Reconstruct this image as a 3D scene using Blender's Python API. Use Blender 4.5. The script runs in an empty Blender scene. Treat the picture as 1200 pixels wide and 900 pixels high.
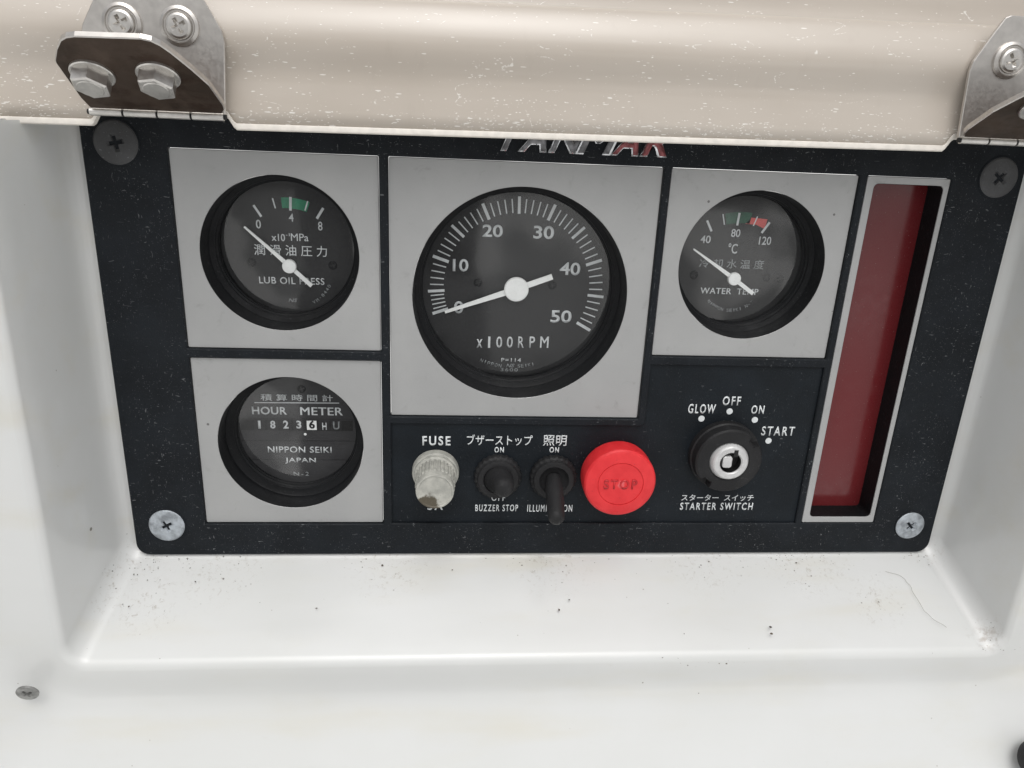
import bpy, bmesh, math, random
from mathutils import Vector, Matrix, Euler
random.seed(7)
R = math.radians
S = bpy.context.scene
COL = S.collection
MM = 0.001

# ------------------------------------------------------------------ camera, sky, sun, exposure
CAM_LOC = Vector((-40.29, -252.4, 16.3))                 # millimetres
CAM_ROT = Euler((R(70.307), R(-2.488), R(-4.345)), 'XYZ')
FPX = 908.0                                              # focal length in pixels of a 1200 px wide picture
cd = bpy.data.cameras.new('camera'); cam = bpy.data.objects.new('camera', cd); COL.objects.link(cam)
cam.location = CAM_LOC * MM; cam.rotation_euler = CAM_ROT
cd.sensor_width = 36; cd.lens = FPX / 1200 * 36; cd.clip_start = 0.005; cd.clip_end = 100
S.camera = cam
SUN_EL, SUN_AZ = R(60), R(178)                           # azimuth from +y clockwise: in front of the panel, a bit to the right
W = bpy.data.worlds.new('World'); S.world = W; W.use_nodes = True
wn = W.node_tree.nodes; wl = W.node_tree.links
sky = wn.new('ShaderNodeTexSky'); sky.sky_type = 'NISHITA'; sky.sun_disc = False
sky.sun_elevation = SUN_EL; sky.sun_rotation = SUN_AZ; sky.dust_density = 6; sky.air_density = 1.0; sky.ozone_density = 1.0
hs = wn.new('ShaderNodeHueSaturation'); hs.inputs['Saturation'].default_value = 0.12
bg = wn['Background']; bg.inputs['Strength'].default_value = 0.122
wl.new(sky.outputs[0], hs.inputs['Color'])
# below the horizon the sky node is black: uneven pale grey added there as deck bounce and glass reflections
tc = wn.new('ShaderNodeTexCoord'); sxz = wn.new('ShaderNodeSeparateXYZ'); wl.new(tc.outputs['Generated'], sxz.inputs[0])
hz = wn.new('ShaderNodeMapRange'); hz.inputs['From Min'].default_value = .03; hz.inputs['From Max'].default_value = -.03; wl.new(sxz.outputs['Z'], hz.inputs['Value'])
gn = wn.new('ShaderNodeTexNoise'); gn.inputs['Scale'].default_value = 4.5; gn.inputs['Detail'].default_value = 2; wl.new(tc.outputs['Generated'], gn.inputs['Vector'])
gr = wn.new('ShaderNodeValToRGB'); wl.new(gn.outputs['Fac'], gr.inputs[0])
gr.color_ramp.elements[0].position = .46; gr.color_ramp.elements[0].color = (4.2, 4.2, 4.15, 1)
gr.color_ramp.elements[1].position = .54; gr.color_ramp.elements[1].color = (10.5, 10.4, 10.2, 1)
# and whoever holds the camera: a dark shape straight in front of the panel
def edge(sock, a, b):
    t = wn.new('ShaderNodeMapRange'); t.interpolation_type = 'SMOOTHSTEP'; t.inputs['From Min'].default_value = a; t.inputs['From Max'].default_value = b; wl.new(sock, t.inputs['Value']); return t.outputs[0]
def mul(a, b):
    t = wn.new('ShaderNodeMath'); t.operation = 'MULTIPLY'; wl.new(a, t.inputs[0]); wl.new(b, t.inputs[1]); return t.outputs[0]
wob = wn.new('ShaderNodeMath'); wob.operation = 'MULTIPLY_ADD'; wl.new(gn.outputs['Fac'], wob.inputs[0]); wob.inputs[1].default_value = .12; wl.new(sxz.outputs['X'], wob.inputs[2])
who = mul(mul(edge(wob.outputs[0], -.12, -.10), edge(wob.outputs[0], .085, .07)), mul(edge(sxz.outputs['Y'], -.3, -.5), edge(sxz.outputs['Z'], .22, .12)))
gm = wn.new('ShaderNodeMix'); gm.data_type = 'RGBA'; wl.new(hz.outputs[0], gm.inputs[0]); wl.new(hs.outputs[0], gm.inputs[6]); wl.new(gr.outputs[0], gm.inputs[7])
pm = wn.new('ShaderNodeMix'); pm.data_type = 'RGBA'; wl.new(who, pm.inputs[0]); wl.new(gm.outputs[2], pm.inputs[6]); pm.inputs[7].default_value = (.25, .25, .28, 1)
wl.new(pm.outputs[2], bg.inputs['Color'])
sd = bpy.data.lights.new('sun', 'SUN'); sun = bpy.data.objects.new('sun', sd); COL.objects.link(sun)
sd.energy = 0.5; sd.angle = R(60); sd.color = (1, 0.985, 0.96)
sdir = Vector((math.sin(SUN_AZ) * math.cos(SUN_EL), math.cos(SUN_AZ) * math.cos(SUN_EL), math.sin(SUN_EL)))
sun.rotation_euler = (-sdir).to_track_quat('-Z', 'Y').to_euler()
sun.location = sdir * 2
S.view_settings.view_transform = 'Standard'; S.view_settings.look = 'None'
S.view_settings.exposure = 0.03; S.view_settings.gamma = 1
S.render.resolution_x = 1024; S.render.resolution_y = 768
S.cycles.max_bounces = 10; S.cycles.transparent_max_bounces = 12

RM = CAM_ROT.to_matrix()
def at(px, py, y):
    """point (mm) of the plane at depth y seen at a pixel of the 1200 x 900 photograph"""
    d = RM @ Vector(((px - 600) / FPX, -(py - 450) / FPX, -1))
    return CAM_LOC + d * ((y - CAM_LOC.y) / d.y)
def hit(px, py, p0, n):
    """the same on any plane through p0 with normal n"""
    d = RM @ Vector(((px - 600) / FPX, -(py - 450) / FPX, -1)); n = Vector(n)
    return CAM_LOC + d * ((Vector(p0) - CAM_LOC).dot(n) / d.dot(n))
def box_at(x0, y0, x1, y1, y):
    xm, ym = (x0 + x1) / 2, (y0 + y1) / 2
    return at(x0, ym, y).x, at(x1, ym, y).x, at(xm, y1, y).z, at(xm, y0, y).z

# ------------------------------------------------------------------ materials
def new_mat(name):
    m = bpy.data.materials.new(name); m.use_nodes = True
    return m, m.node_tree.nodes, m.node_tree.links, m.node_tree.nodes['Principled BSDF']
class NT:
    def __init__(s, m): s.n = m.node_tree.nodes; s.l = m.node_tree.links; s._co = None
    def coord(s, scale=(1, 1, 1), rot=(0, 0, 0)):          # position in millimetres
        if s._co is None: s._co = s.n.new('ShaderNodeNewGeometry')
        mp = s.n.new('ShaderNodeMapping'); mp.inputs['Scale'].default_value = [c / MM for c in scale]
        mp.inputs['Rotation'].default_value = rot
        s.l.new(s._co.outputs['Position'], mp.inputs['Vector']); return mp.outputs[0]
    def noise(s, co, scale, detail=4, rough=.55, dist=0):
        t = s.n.new('ShaderNodeTexNoise'); t.inputs['Scale'].default_value = scale; t.inputs['Detail'].default_value = detail
        t.inputs['Roughness'].default_value = rough; t.inputs['Distortion'].default_value = dist
        s.l.new(co, t.inputs['Vector']); return t.outputs['Fac']
    def ramp(s, v, a, b, lo=0., hi=1.):
        t = s.n.new('ShaderNodeMapRange'); t.interpolation_type = 'SMOOTHSTEP'
        for k, x in (('From Min', a), ('From Max', b), ('To Min', lo), ('To Max', hi)): t.inputs[k].default_value = x
        s.l.new(v, t.inputs['Value']); return t.outputs[0]
    def math(s, op, a, b=None):
        t = s.n.new('ShaderNodeMath'); t.operation = op
        for i, x in enumerate((a, b)):
            if x is None: continue
            if isinstance(x, (int, float)): t.inputs[i].default_value = x
            else: s.l.new(x, t.inputs[i])
        return t.outputs[0]
    def mix(s, f, a, b):
        t = s.n.new('ShaderNodeMix'); t.data_type = 'RGBA'
        for k, x in ((0, f), (6, a), (7, b)):
            if isinstance(x, (int, float)): t.inputs[k].default_value = x
            elif isinstance(x, (tuple, list)): t.inputs[k].default_value = (*x, 1)
            else: s.l.new(x, t.inputs[k])
        return t.outputs[2]
    def specks(s, scale, size, keep=.5, stretch=(1, 1, 1), rot=(0, 0, 0), warp=0):
        """scattered flecks: one per voronoi cell, only in a share of the cells, of varied size"""
        co = s.coord(stretch, rot)
        if warp:
            nz = s.n.new('ShaderNodeTexNoise'); nz.inputs['Scale'].default_value = scale * .7
            s.l.new(co, nz.inputs['Vector'])
            va = s.n.new('ShaderNodeVectorMath'); va.operation = 'MULTIPLY_ADD'
            va.inputs[1].default_value = (warp,) * 3
            s.l.new(nz.outputs['Color'], va.inputs[0]); s.l.new(co, va.inputs[2]); co = va.outputs[0]
        v = s.n.new('ShaderNodeTexVoronoi'); v.inputs['Scale'].default_value = scale
        s.l.new(co, v.inputs['Vector'])
        sp = s.n.new('ShaderNodeSeparateColor'); s.l.new(v.outputs['Color'], sp.inputs[0])
        on = s.math('LESS_THAN', sp.outputs[0], keep)
        sz = s.math('MULTIPLY', s.math('ADD', sp.outputs[1], .25), size)
        d = s.math('SUBTRACT', sz, v.outputs['Distance'])
        return s.math('MULTIPLY', s.ramp(d, 0, size * .35), on)
    def bump(s, h, dist, strength=1.):
        t = s.n.new('ShaderNodeBump'); t.inputs['Distance'].default_value = dist * MM; t.inputs['Strength'].default_value = strength
        s.l.new(h, t.inputs['Height']); return t.outputs[0]
def simple(name, col, rough=.5, metal=0., grain=None, coat=0., vary=.12, spec=.5):
    m, n, l, b = new_mat(name); t = NT(m)
    f = t.noise(t.coord(), .35, 6)
    l.new(t.mix(t.ramp(f, .3, .7), tuple(c * (1 - vary) for c in col), tuple(min(1, c * (1 + vary)) for c in col)), b.inputs['Base Color'])
    b.inputs['Metallic'].default_value = metal; b.inputs['Coat Weight'].default_value = coat
    b.inputs['Specular IOR Level'].default_value = spec
    l.new(t.ramp(t.noise(t.coord(), 1.3, 4), .3, .7, rough * .85, min(1, rough * 1.15)), b.inputs['Roughness'])
    if grain: l.new(t.bump(t.noise(t.coord(), grain[0], 3), grain[1]), b.inputs['Normal'])
    return m
def black_plastic(name, col, rough, dust, grain):
    m, n, l, b = new_mat(name); t = NT(m)
    base = t.mix(t.ramp(t.noise(t.coord(), .06, 6, .6), .35, .7), tuple(c * .85 for c in col), tuple(c * 1.25 for c in col))
    area = t.ramp(t.noise(t.coord(), .045, 4), .38, .68)
    fine = t.specks(1.7, .22, .5, warp=.4)
    fib = t.specks(1.5, .2, .3, (1, 1, .3), (0, R(35), 0), 1.6)
    fib2 = t.specks(1.3, .2, .3, (.28, 1, 1), (0, R(25), 0), 1.7)
    sp = t.math('MAXIMUM', t.math('MULTIPLY', fine, .8), t.math('MAXIMUM', fib, fib2))
    film = t.math('MULTIPLY', t.ramp(t.noise(t.coord(), 2.2, 5, .7), .5, .8), .10)
    d = t.math('MULTIPLY', t.math('MULTIPLY', t.math('ADD', sp, film), t.math('ADD', t.math('MULTIPLY', area, .8), .2)), dust)
    l.new(t.mix(d, base, (.25, .26, .27)), b.inputs['Base Color'])
    l.new(t.ramp(t.noise(t.coord(), .1, 5), .3, .7, rough * .85, rough * 1.15), b.inputs['Roughness'])
    b.inputs['Specular IOR Level'].default_value = .2
    l.new(t.bump(t.noise(t.coord(), grain, 3), .12), b.inputs['Normal'])
    return m
M = {}
M['frame'] = black_plastic('black_grained_plastic', (.0085, .0108, .0138), .58, .6, 2.2)
M['plate'] = black_plastic('black_smooth_plastic', (.0075, .0105, .0140), .52, .42, 1.4)
M['barrel'] = black_plastic('black_gauge_housing', (.0055, .006, .007), .55, .16, 1.0)
M['rubber'] = black_plastic('black_rubber', (.02, .02, .021), .5, .25, 1.0)
M['dark_screw'] = black_plastic('blackened_screw', (.075, .076, .078), .5, .9, 2.0)
M['recess'] = simple('dark_slot', (.006, .006, .006), .6)
M['dial'] = simple('dial_black', (.0095, .010, .011), .6, vary=.1)
M['meterdial'] = simple('hour_meter_grey', (.026, .026, .028), .5, vary=.12)
M['band'] = simple('counter_black', (.012, .012, .013), .5, vary=.2)
M['ink'] = simple('printed_white', (.72, .75, .76), .6, vary=.06)
M['dialink'] = simple('dial_white', (.62, .65, .66), .6, vary=.08)
M['dimink'] = simple('faded_white', (.26, .28, .285), .6, vary=.2)
M['needle'] = simple('needle_white', (.86, .88, .87), .45, vary=.03)
M['green'] = simple('dial_green', (.02, .21, .11), .6, vary=.2)
M['dkgreen'] = simple('dial_dark_green', (.012, .075, .042), .6, vary=.25)
M['redink'] = simple('dial_red', (.60, .10, .09), .6, vary=.1)
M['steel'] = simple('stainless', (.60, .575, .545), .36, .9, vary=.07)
M['zinc'] = simple('zinc_plated', (.37, .40, .43), .55, .35, (1.6, .25), vary=.35)
M['dullzinc'] = simple('dull_zinc', (.3, .3, .29), .5, .6, vary=.3)
M['chrome'] = simple('chrome', (.62, .63, .65), .22, 1., vary=.25)
M['bolt'] = simple('bolt_steel', (.66, .64, .61), .36, .95, vary=.1)
M['emblem_dark'] = simple('emblem_dark', (.20, .20, .21), .45, .3, vary=.5)
M['ring'] = simple('brushed_ring', (.60, .60, .60), .5, .35, vary=.08)
M['emblem_red'] = simple('emblem_red', (.26, .075, .08), .35, .4, vary=.4)
M['grime'] = simple('grime', (.085, .068, .05), .9, vary=.6)
M['crack'] = simple('crack', (.16, .13, .10), .8)

def tile_mat():
    m, n, l, b = new_mat('silver_paint'); t = NT(m)
    c = t.mix(t.ramp(t.noise(t.coord(), .03, 5), .3, .75), (.375, .378, .377), (.415, .418, .415))
    st = t.math('MULTIPLY', t.ramp(t.noise(t.coord(), .16, 7, .72, .6), .56, .8), .42)
    c = t.mix(st, c, (.16, .155, .14))
    sc = t.specks(.25, .03, .3, (.1, 1, 1), (0, R(70), 0), .3); c = t.mix(t.math('MULTIPLY', sc, .35), c, (.2, .2, .19))
    c = t.mix(t.math('MULTIPLY', t.specks(.14, .06, .35), .7), c, (.05, .045, .04))
    c = t.mix(t.math('MULTIPLY', t.specks(.6, .05, .12), .4), c, (.1, .09, .08))
    l.new(c, b.inputs['Base Color']); b.inputs['Metallic'].default_value = .25
    l.new(t.ramp(t.noise(t.coord(), .2, 5), .3, .7, .42, .56), b.inputs['Roughness'])
    l.new(t.bump(t.noise(t.coord((.25, 1, 1)), 3, 3), .04), b.inputs['Normal'])
    return m
M['tile'] = tile_mat()
def gelcoat():
    m, n, l, b = new_mat('white_gelcoat'); t = NT(m)
    c = t.mix(t.ramp(t.noise(t.coord(), .012, 5), .3, .7), (.625, .632, .618), (.66, .667, .66))
    yel = t.math('MULTIPLY', t.ramp(t.noise(t.coord((.5, 1, 1)), .03, 6, .65), .52, .8), .5)
    c = t.mix(yel, c, (.60, .59, .53))
    gr = t.math('MULTIPLY', t.ramp(t.noise(t.coord((.35, 1, 1)), .11, 8, .75, .8), .62, .82), .3)
    c = t.mix(gr, c, (.42, .39, .33))
    c = t.mix(t.math('MULTIPLY', t.specks(.075, .05, .3), .85), c, (.09, .075, .055))
    c = t.mix(t.math('MULTIPLY', t.specks(.22, .05, .22, warp=.4), .6), c, (.2, .17, .13))
    # grime caught where the panel meets the moulding and in the corners of the pocket
    def spot(x, y, z, rad):
        g = n.new('ShaderNodeVectorMath'); g.operation = 'DISTANCE'; g.inputs[1].default_value = (x * MM, y * MM, z * MM)
        if t._co is None: t._co = n.new('ShaderNodeNewGeometry')
        l.new(t._co.outputs['Position'], g.inputs[0])
        return t.ramp(g.outputs['Value'], rad * MM, rad * .2 * MM)
    dirt = None
    for q in ((-149, 0, -142, 13), (150, 0, -142, 10), (-154, -18, -150, 9), (-153, -9, -146, 10), (158, -31, -156, 9), (60, -1, -142, 22), (-120, -4, -142, 22), (100, -2, -142, 24), (-60, -2, -142, 22), (0, -2, -142, 22), (-142, -18, -150, 16), (122, -18, -150, 16)):
        f = spot(*q); dirt = f if dirt is None else t.math('MAXIMUM', dirt, f)
    brk = t.ramp(t.noise(t.coord(), .55, 8, .75, .5), .52, .72)
    c = t.mix(t.math('MULTIPLY', t.math('MULTIPLY', dirt, brk), .6), c, (.24, .19, .13))
    fl = t.specks(.5, .16, .5, warp=.5)
    c = t.mix(t.math('MULTIPLY', t.math('MULTIPLY', dirt, fl), .8), c, (.06, .05, .04))
    rust = spot(158, -32, -158, 6); c = t.mix(t.math('MULTIPLY', t.math('MULTIPLY', rust, t.ramp(t.noise(t.coord(), .4, 4, .6), .42, .66)), .6), c, (.20, .14, .09))
    scr = t.specks(.16, .03, .35, (.07, 1, 1), (0, 0, R(8)), .3)
    scr = t.math('MAXIMUM', scr, t.specks(.2, .028, .3, (1, .09, 1), (0, 0, R(-14)), .3))
    c = t.mix(t.math('MULTIPLY', scr, .3), c, (.40, .38, .34))
    stain = t.math('MULTIPLY', t.ramp(t.noise(t.coord((.22, 1, 1)), .06, 4, .5), .5, .85), .5)
    c = t.mix(stain, c, (.60, .57, .47))
    l.new(c, b.inputs['Base Color'])
    l.new(t.math('ADD', t.ramp(t.noise(t.coord(), .03, 2, .5), .3, .7, .30, .37), t.math('MULTIPLY', scr, .2)), b.inputs['Roughness'])
    b.inputs['Coat Weight'].default_value = .5; b.inputs['Coat Roughness'].default_value = .12
    l.new(t.bump(t.noise(t.coord((.4, 1, 1)), .035, 3), .5), b.inputs['Normal'])
    return m
M['gelcoat'] = gelcoat()
def lid_mat():
    m, n, l, b = new_mat('beige_gloss_sheet'); t = NT(m)
    c = t.mix(t.ramp(t.noise(t.coord((.3, 1, 1)), .03, 5), .3, .7), (.49, .435, .375), (.54, .485, .425))
    g = t._co; sx = n.new('ShaderNodeSeparateXYZ'); l.new(g.outputs['Position'], sx.inputs[0])
    low = t.ramp(sx.outputs['Z'], 23 * MM, 11 * MM, .14, 1.)
    up = t.ramp(sx.outputs['Z'], 44 * MM, 24 * MM, .03, .24)
    dens = t.math('MAXIMUM', low, up)
    for (x_, z_, r_) in ((-158, 22, 14), (-97, 24, 9), (-30, 25, 8), (108, 17, 10), (40, 27, 8)):
        g2 = n.new('ShaderNodeVectorMath'); g2.operation = 'DISTANCE'; g2.inputs[1].default_value = (x_ * MM, -17 * MM, z_ * MM)
        l.new(g.outputs['Position'], g2.inputs[0]); dens = t.math('MAXIMUM', dens, t.ramp(g2.outputs['Value'], r_ * MM, r_ * .4 * MM))
    patch = t.ramp(t.noise(t.coord((.6, 1, 1)), .09, 5, .65), .40, .60)
    dens = t.math('MULTIPLY', dens, t.math('ADD', t.math('MULTIPLY', patch, .8), .2))
    # how many voronoi cells carry a chip follows the density: nicks are small, thin and lie along the sheet
    def nicks(scale, size, stretch, rot, warp):
        co = t.coord(stretch, rot); nz = n.new('ShaderNodeTexNoise'); nz.inputs['Scale'].default_value = scale * .8; l.new(co, nz.inputs['Vector'])
        va = n.new('ShaderNodeVectorMath'); va.operation = 'MULTIPLY_ADD'; va.inputs[1].default_value = (warp,) * 3
        l.new(nz.outputs['Color'], va.inputs[0]); l.new(co, va.inputs[2])
        v = n.new('ShaderNodeTexVoronoi'); v.inputs['Scale'].default_value = scale; l.new(va.outputs[0], v.inputs['Vector'])
        sp = n.new('ShaderNodeSeparateColor'); l.new(v.outputs['Color'], sp.inputs[0])
        on = t.math('LESS_THAN', sp.outputs[0], t.math('MULTIPLY', dens, .95))
        sz = t.math('MULTIPLY', t.math('ADD', t.math('POWER', sp.outputs[1], 2.0), .3), size)
        return t.math('MULTIPLY', t.ramp(t.math('SUBTRACT', sz, v.outputs['Distance']), 0, size * .3), on)
    a = nicks(1.6, .28, (.22, 1.15, 1.15), (0, R(-5), 0), .35)
    a = t.math('MAXIMUM', a, nicks(2.6, .30, (.34, 1, 1), (0, R(12), 0), .4))
    a = t.math('MAXIMUM', a, t.math('MULTIPLY', t.specks(.3, .055, .3, (.14, 1.3, 1.3), (0, R(5), 0), .1), .9))
    curl = t.ramp(t.math('ABSOLUTE', t.math('SUBTRACT', t.noise(t.coord((.5, 1, 1)), .17, 1, .4), .5)), .007, .003)
    curl = t.math('MULTIPLY', curl, t.math('MULTIPLY', t.ramp(t.noise(t.coord(), .12, 4), .57, .63), t.ramp(t.noise(t.coord(), 1.4, 2), .46, .52)))
    a = t.math('MAXIMUM', a, t.math('MULTIPLY', curl, .85))
    rub = t.math('MULTIPLY', t.ramp(t.noise(t.coord((.15, 1, 1)), .5, 6, .7), .55, .8), .10)
    c = t.mix(rub, c, (.62, .58, .53))
    dirt = t.math('MULTIPLY', t.ramp(t.noise(t.coord((1, 1, .35)), .08, 7, .7), .56, .8), .22)
    c = t.mix(dirt, c, (.30, .25, .21))
    c = t.mix(t.math('MULTIPLY', a, .8), c, (.85, .83, .79))
    c = t.mix(t.math('MULTIPLY', t.specks(.05, .02, .3), .8), c, (.06, .05, .04))
    l.new(c, b.inputs['Base Color'])
    l.new(t.math('ADD', t.math('MULTIPLY', a, .3), .31), b.inputs['Roughness'])
    b.inputs['Coat Weight'].default_value = .6; b.inputs['Coat Roughness'].default_value = .18
    l.new(t.bump(t.noise(t.coord((.25, 1, 1)), .05, 3), .4), b.inputs['Normal'])
    return m
M['lid'] = lid_mat()
M['lid_edge'] = simple('worn_white_edge', (.72, .68, .62), .45, vary=.07)
def red_plastic():
    m, n, l, b = new_mat('red_plastic'); t = NT(m)
    c = t.mix(t.ramp(t.noise(t.coord(), .25, 6), .3, .7), (.68, .020, .026), (.76, .032, .038))
    c = t.mix(t.math('MULTIPLY', t.ramp(t.noise(t.coord(), .7, 6, .7), .6, .8), .25), c, (.6, .16, .16))
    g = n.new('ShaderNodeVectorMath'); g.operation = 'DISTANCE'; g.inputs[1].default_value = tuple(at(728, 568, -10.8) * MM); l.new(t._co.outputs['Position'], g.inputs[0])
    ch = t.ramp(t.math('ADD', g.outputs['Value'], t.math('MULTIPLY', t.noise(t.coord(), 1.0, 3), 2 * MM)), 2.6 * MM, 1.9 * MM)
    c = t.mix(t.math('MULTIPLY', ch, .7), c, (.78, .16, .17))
    c = t.mix(t.math('MULTIPLY', t.specks(.5, .12, .3, warp=.5), .35), c, (.25, .02, .025))
    l.new(c, b.inputs['Base Color']); b.inputs['Roughness'].default_value = .5
    b.inputs['Subsurface Weight'].default_value = .0
    l.new(t.bump(t.noise(t.coord(), 3, 3), .04), b.inputs['Normal']); return m
M['red'] = red_plastic()
M['red_worn'] = simple('grimy_red', (.52, .018, .024), .55, vary=.2)
def lens_red():
    m, n, l, b = new_mat('red_lens'); t = NT(m)
    c = t.mix(t.ramp(t.noise(t.coord((1, 1, .4)), .02, 2), .3, .7), (.125, .013, .016), (.145, .016, .019))
    film = t.math('MULTIPLY', t.ramp(t.noise(t.coord((1, 1, .6)), 2.2, 6, .75), .4, .9), .10)
    c = t.mix(film, c, (.3, .2, .18))
    c = t.mix(t.math('MULTIPLY', t.specks(.9, .16, .25, warp=.3), .35), c, (.4, .33, .3))
    l.new(c, b.inputs['Base Color']); l.new(t.ramp(t.noise(t.coord(), .3, 5), .3, .7, .14, .24), b.inputs['Roughness'])
    return m
M['red_lens'] = lens_red()
def fuse_mat():
    m, n, l, b = new_mat('aged_cream_plastic'); t = NT(m)
    c = t.mix(t.ramp(t.noise(t.coord(), .3, 6), .35, .7), (.33, .33, .30), (.48, .475, .43))
    c = t.mix(t.math('MULTIPLY', t.ramp(t.noise(t.coord(), 1.2, 7, .75), .55, .72), .5), c, (.13, .125, .11))
    g = n.new('ShaderNodeVectorMath'); g.operation = 'DISTANCE'; p = at(500, 593, -15.7)
    g.inputs[1].default_value = tuple(p * MM); l.new(t._co.outputs['Position'], g.inputs[0])
    sp = t.ramp(t.math('ADD', g.outputs['Value'], t.math('MULTIPLY', t.noise(t.coord(), .6, 5), 6 * MM)), 8 * MM, 6.2 * MM)
    c = t.mix(t.math('MULTIPLY', sp, .9), c, (.06, .045, .022))
    l.new(c, b.inputs['Base Color']); b.inputs['Roughness'].default_value = .55
    l.new(t.bump(t.noise(t.coord(), 1.5, 4), .1), b.inputs['Normal']); return m
M['fuse'] = fuse_mat()
def hinge_leaf_mat():
    m, n, l, b = new_mat('rust_stained_shaded_steel'); t = NT(m)
    c = t.mix(t.ramp(t.noise(t.coord(), .1, 6, .6), .35, .65), (.055, .037, .026), (.09, .063, .047))  # dark base paints in shade and the panel's reflection, under the rust stains
    c = t.mix(t.ramp(t.noise(t.coord((.6, 1, 1)), .12, 7, .7), .5, .66), c, (.05, .028, .018))
    l.new(c, b.inputs['Base Color']); b.inputs['Metallic'].default_value = .7
    l.new(t.ramp(t.noise(t.coord(), .3, 5), .3, .7, .3, .5), b.inputs['Roughness']); return m
M['rusty_shaded'] = hinge_leaf_mat()
def glass_mat():
    m, n, l, b = new_mat('dusty_hazed_gauge_glass'); n.remove(b); t = NT(m); out = n['Material Output']
    tr = n.new('ShaderNodeBsdfTransparent'); gl = n.new('ShaderNodeBsdfGlossy'); gl.inputs['Roughness'].default_value = .06
    fr = n.new('ShaderNodeFresnel'); fr.inputs['IOR'].default_value = 1.5
    a = n.new('ShaderNodeMixShader'); l.new(t.math('MULTIPLY', fr.outputs[0], 1.25), a.inputs[0]); l.new(tr.outputs[0], a.inputs[1]); l.new(gl.outputs[0], a.inputs[2])
    df = n.new('ShaderNodeBsdfDiffuse'); df.inputs['Color'].default_value = (.55, .56, .57, 1)
    film = t.math('MULTIPLY', t.ramp(t.noise(t.coord(), .035, 2, .5), .42, .58), .022)  # broad grey haze painted in place of reflections; real dust follows
    film = t.math('ADD', film, t.math('MULTIPLY', t.ramp(t.noise(t.coord(), 1.3, 6, .7), .48, .8), .05))
    film = t.math('ADD', film, t.math('MULTIPLY', t.specks(1.5, .17, .4, warp=.4), .14))
    mx = n.new('ShaderNodeMixShader'); l.new(film, mx.inputs[0]); l.new(a.outputs[0], mx.inputs[1]); l.new(df.outputs[0], mx.inputs[2])
    l.new(mx.outputs[0], out.inputs['Surface']); return m
M['glass'] = glass_mat()

# ------------------------------------------------------------------ object helpers (all shapes are written in millimetres)
ORG = {}
def empty(name, loc):
    o = bpy.data.objects.new(name, None); COL.objects.link(o); o.empty_display_size = .005
    o.location = Vector(loc) * MM; ORG[o] = Vector(loc); return o
def tag(o, label=None, cat=None, group=None, kind=None):
    for k, v in (('label', label), ('category', cat), ('group', group), ('kind', kind)):
        if v: o[k] = v
    return o
def obj(name, bm, mat, parent=None, loc=None, smooth=None, label=None):
    """bm in world millimetres; the object's origin goes to loc"""
    loc = Vector(loc) if loc is not None else (ORG[parent] if parent else Vector((0, 0, 0)))
    bmesh.ops.remove_doubles(bm, verts=bm.verts, dist=1e-5)
    bmesh.ops.translate(bm, verts=bm.verts, vec=-loc); bmesh.ops.scale(bm, verts=bm.verts, vec=(MM,) * 3)
    me = bpy.data.meshes.new(name); bm.to_mesh(me); bm.free()
    me.materials.append(M[mat] if isinstance(mat, str) else mat)
    if smooth is not None:
        me.polygons.foreach_set('use_smooth', [True] * len(me.polygons))
        me.set_sharp_from_angle(angle=R(smooth))
    o = bpy.data.objects.new(name, me); COL.objects.link(o)
    if parent: o.parent = parent; o.location = (loc - ORG[parent]) * MM
    else: o.location = loc * MM
    ORG[o] = loc
    if label: o['label'] = label
    return o
def copy_tree(o, delta, parent=None, mirror=False):
    c = o.copy(); COL.objects.link(c)
    if parent is not None: c.parent = parent
    else: c.location = o.location + Vector(delta) * MM
    for ch in list(o.children): copy_tree(ch, delta, c)
    return c
# loops: lists of (x, z)
def circ(cx, cz, r, n=96, a0=0): return [(cx + r * math.cos(a0 + 2 * math.pi * i / n), cz + r * math.sin(a0 + 2 * math.pi * i / n)) for i in range(n)]
def rect(x0, x1, z0, z1, r=0, n=6):
    if r <= 0: return [(x0, z0), (x1, z0), (x1, z1), (x0, z1)]
    L = []
    for cx, cz, a in ((x1 - r, z0 + r, -90), (x1 - r, z1 - r, 0), (x0 + r, z1 - r, 90), (x0 + r, z0 + r, 180)):
        L += [(cx + r * math.cos(R(a + 90 * i / n)), cz + r * math.sin(R(a + 90 * i / n))) for i in range(n + 1)]
    return L
def offset(L, d):                                        # grow a counter-clockwise loop by d
    out = []
    for i in range(len(L)):
        a, b, c = Vector(L[i - 1]), Vector(L[i]), Vector(L[(i + 1) % len(L)])
        e1, e2 = (b - a).normalized(), (c - b).normalized()
        n1, n2 = Vector((e1.y, -e1.x)), Vector((e2.y, -e2.x))
        m = n1 + n2; m = m / max(m.dot(n1), .3)
        out.append(tuple(b + m * d))
    return out
def ring_faces(bm, A, B):
    n = len(A)
    for i in range(n):
        try: bm.faces.new((A[i], A[(i + 1) % n], B[(i + 1) % n], B[i]))
        except ValueError: pass
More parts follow.
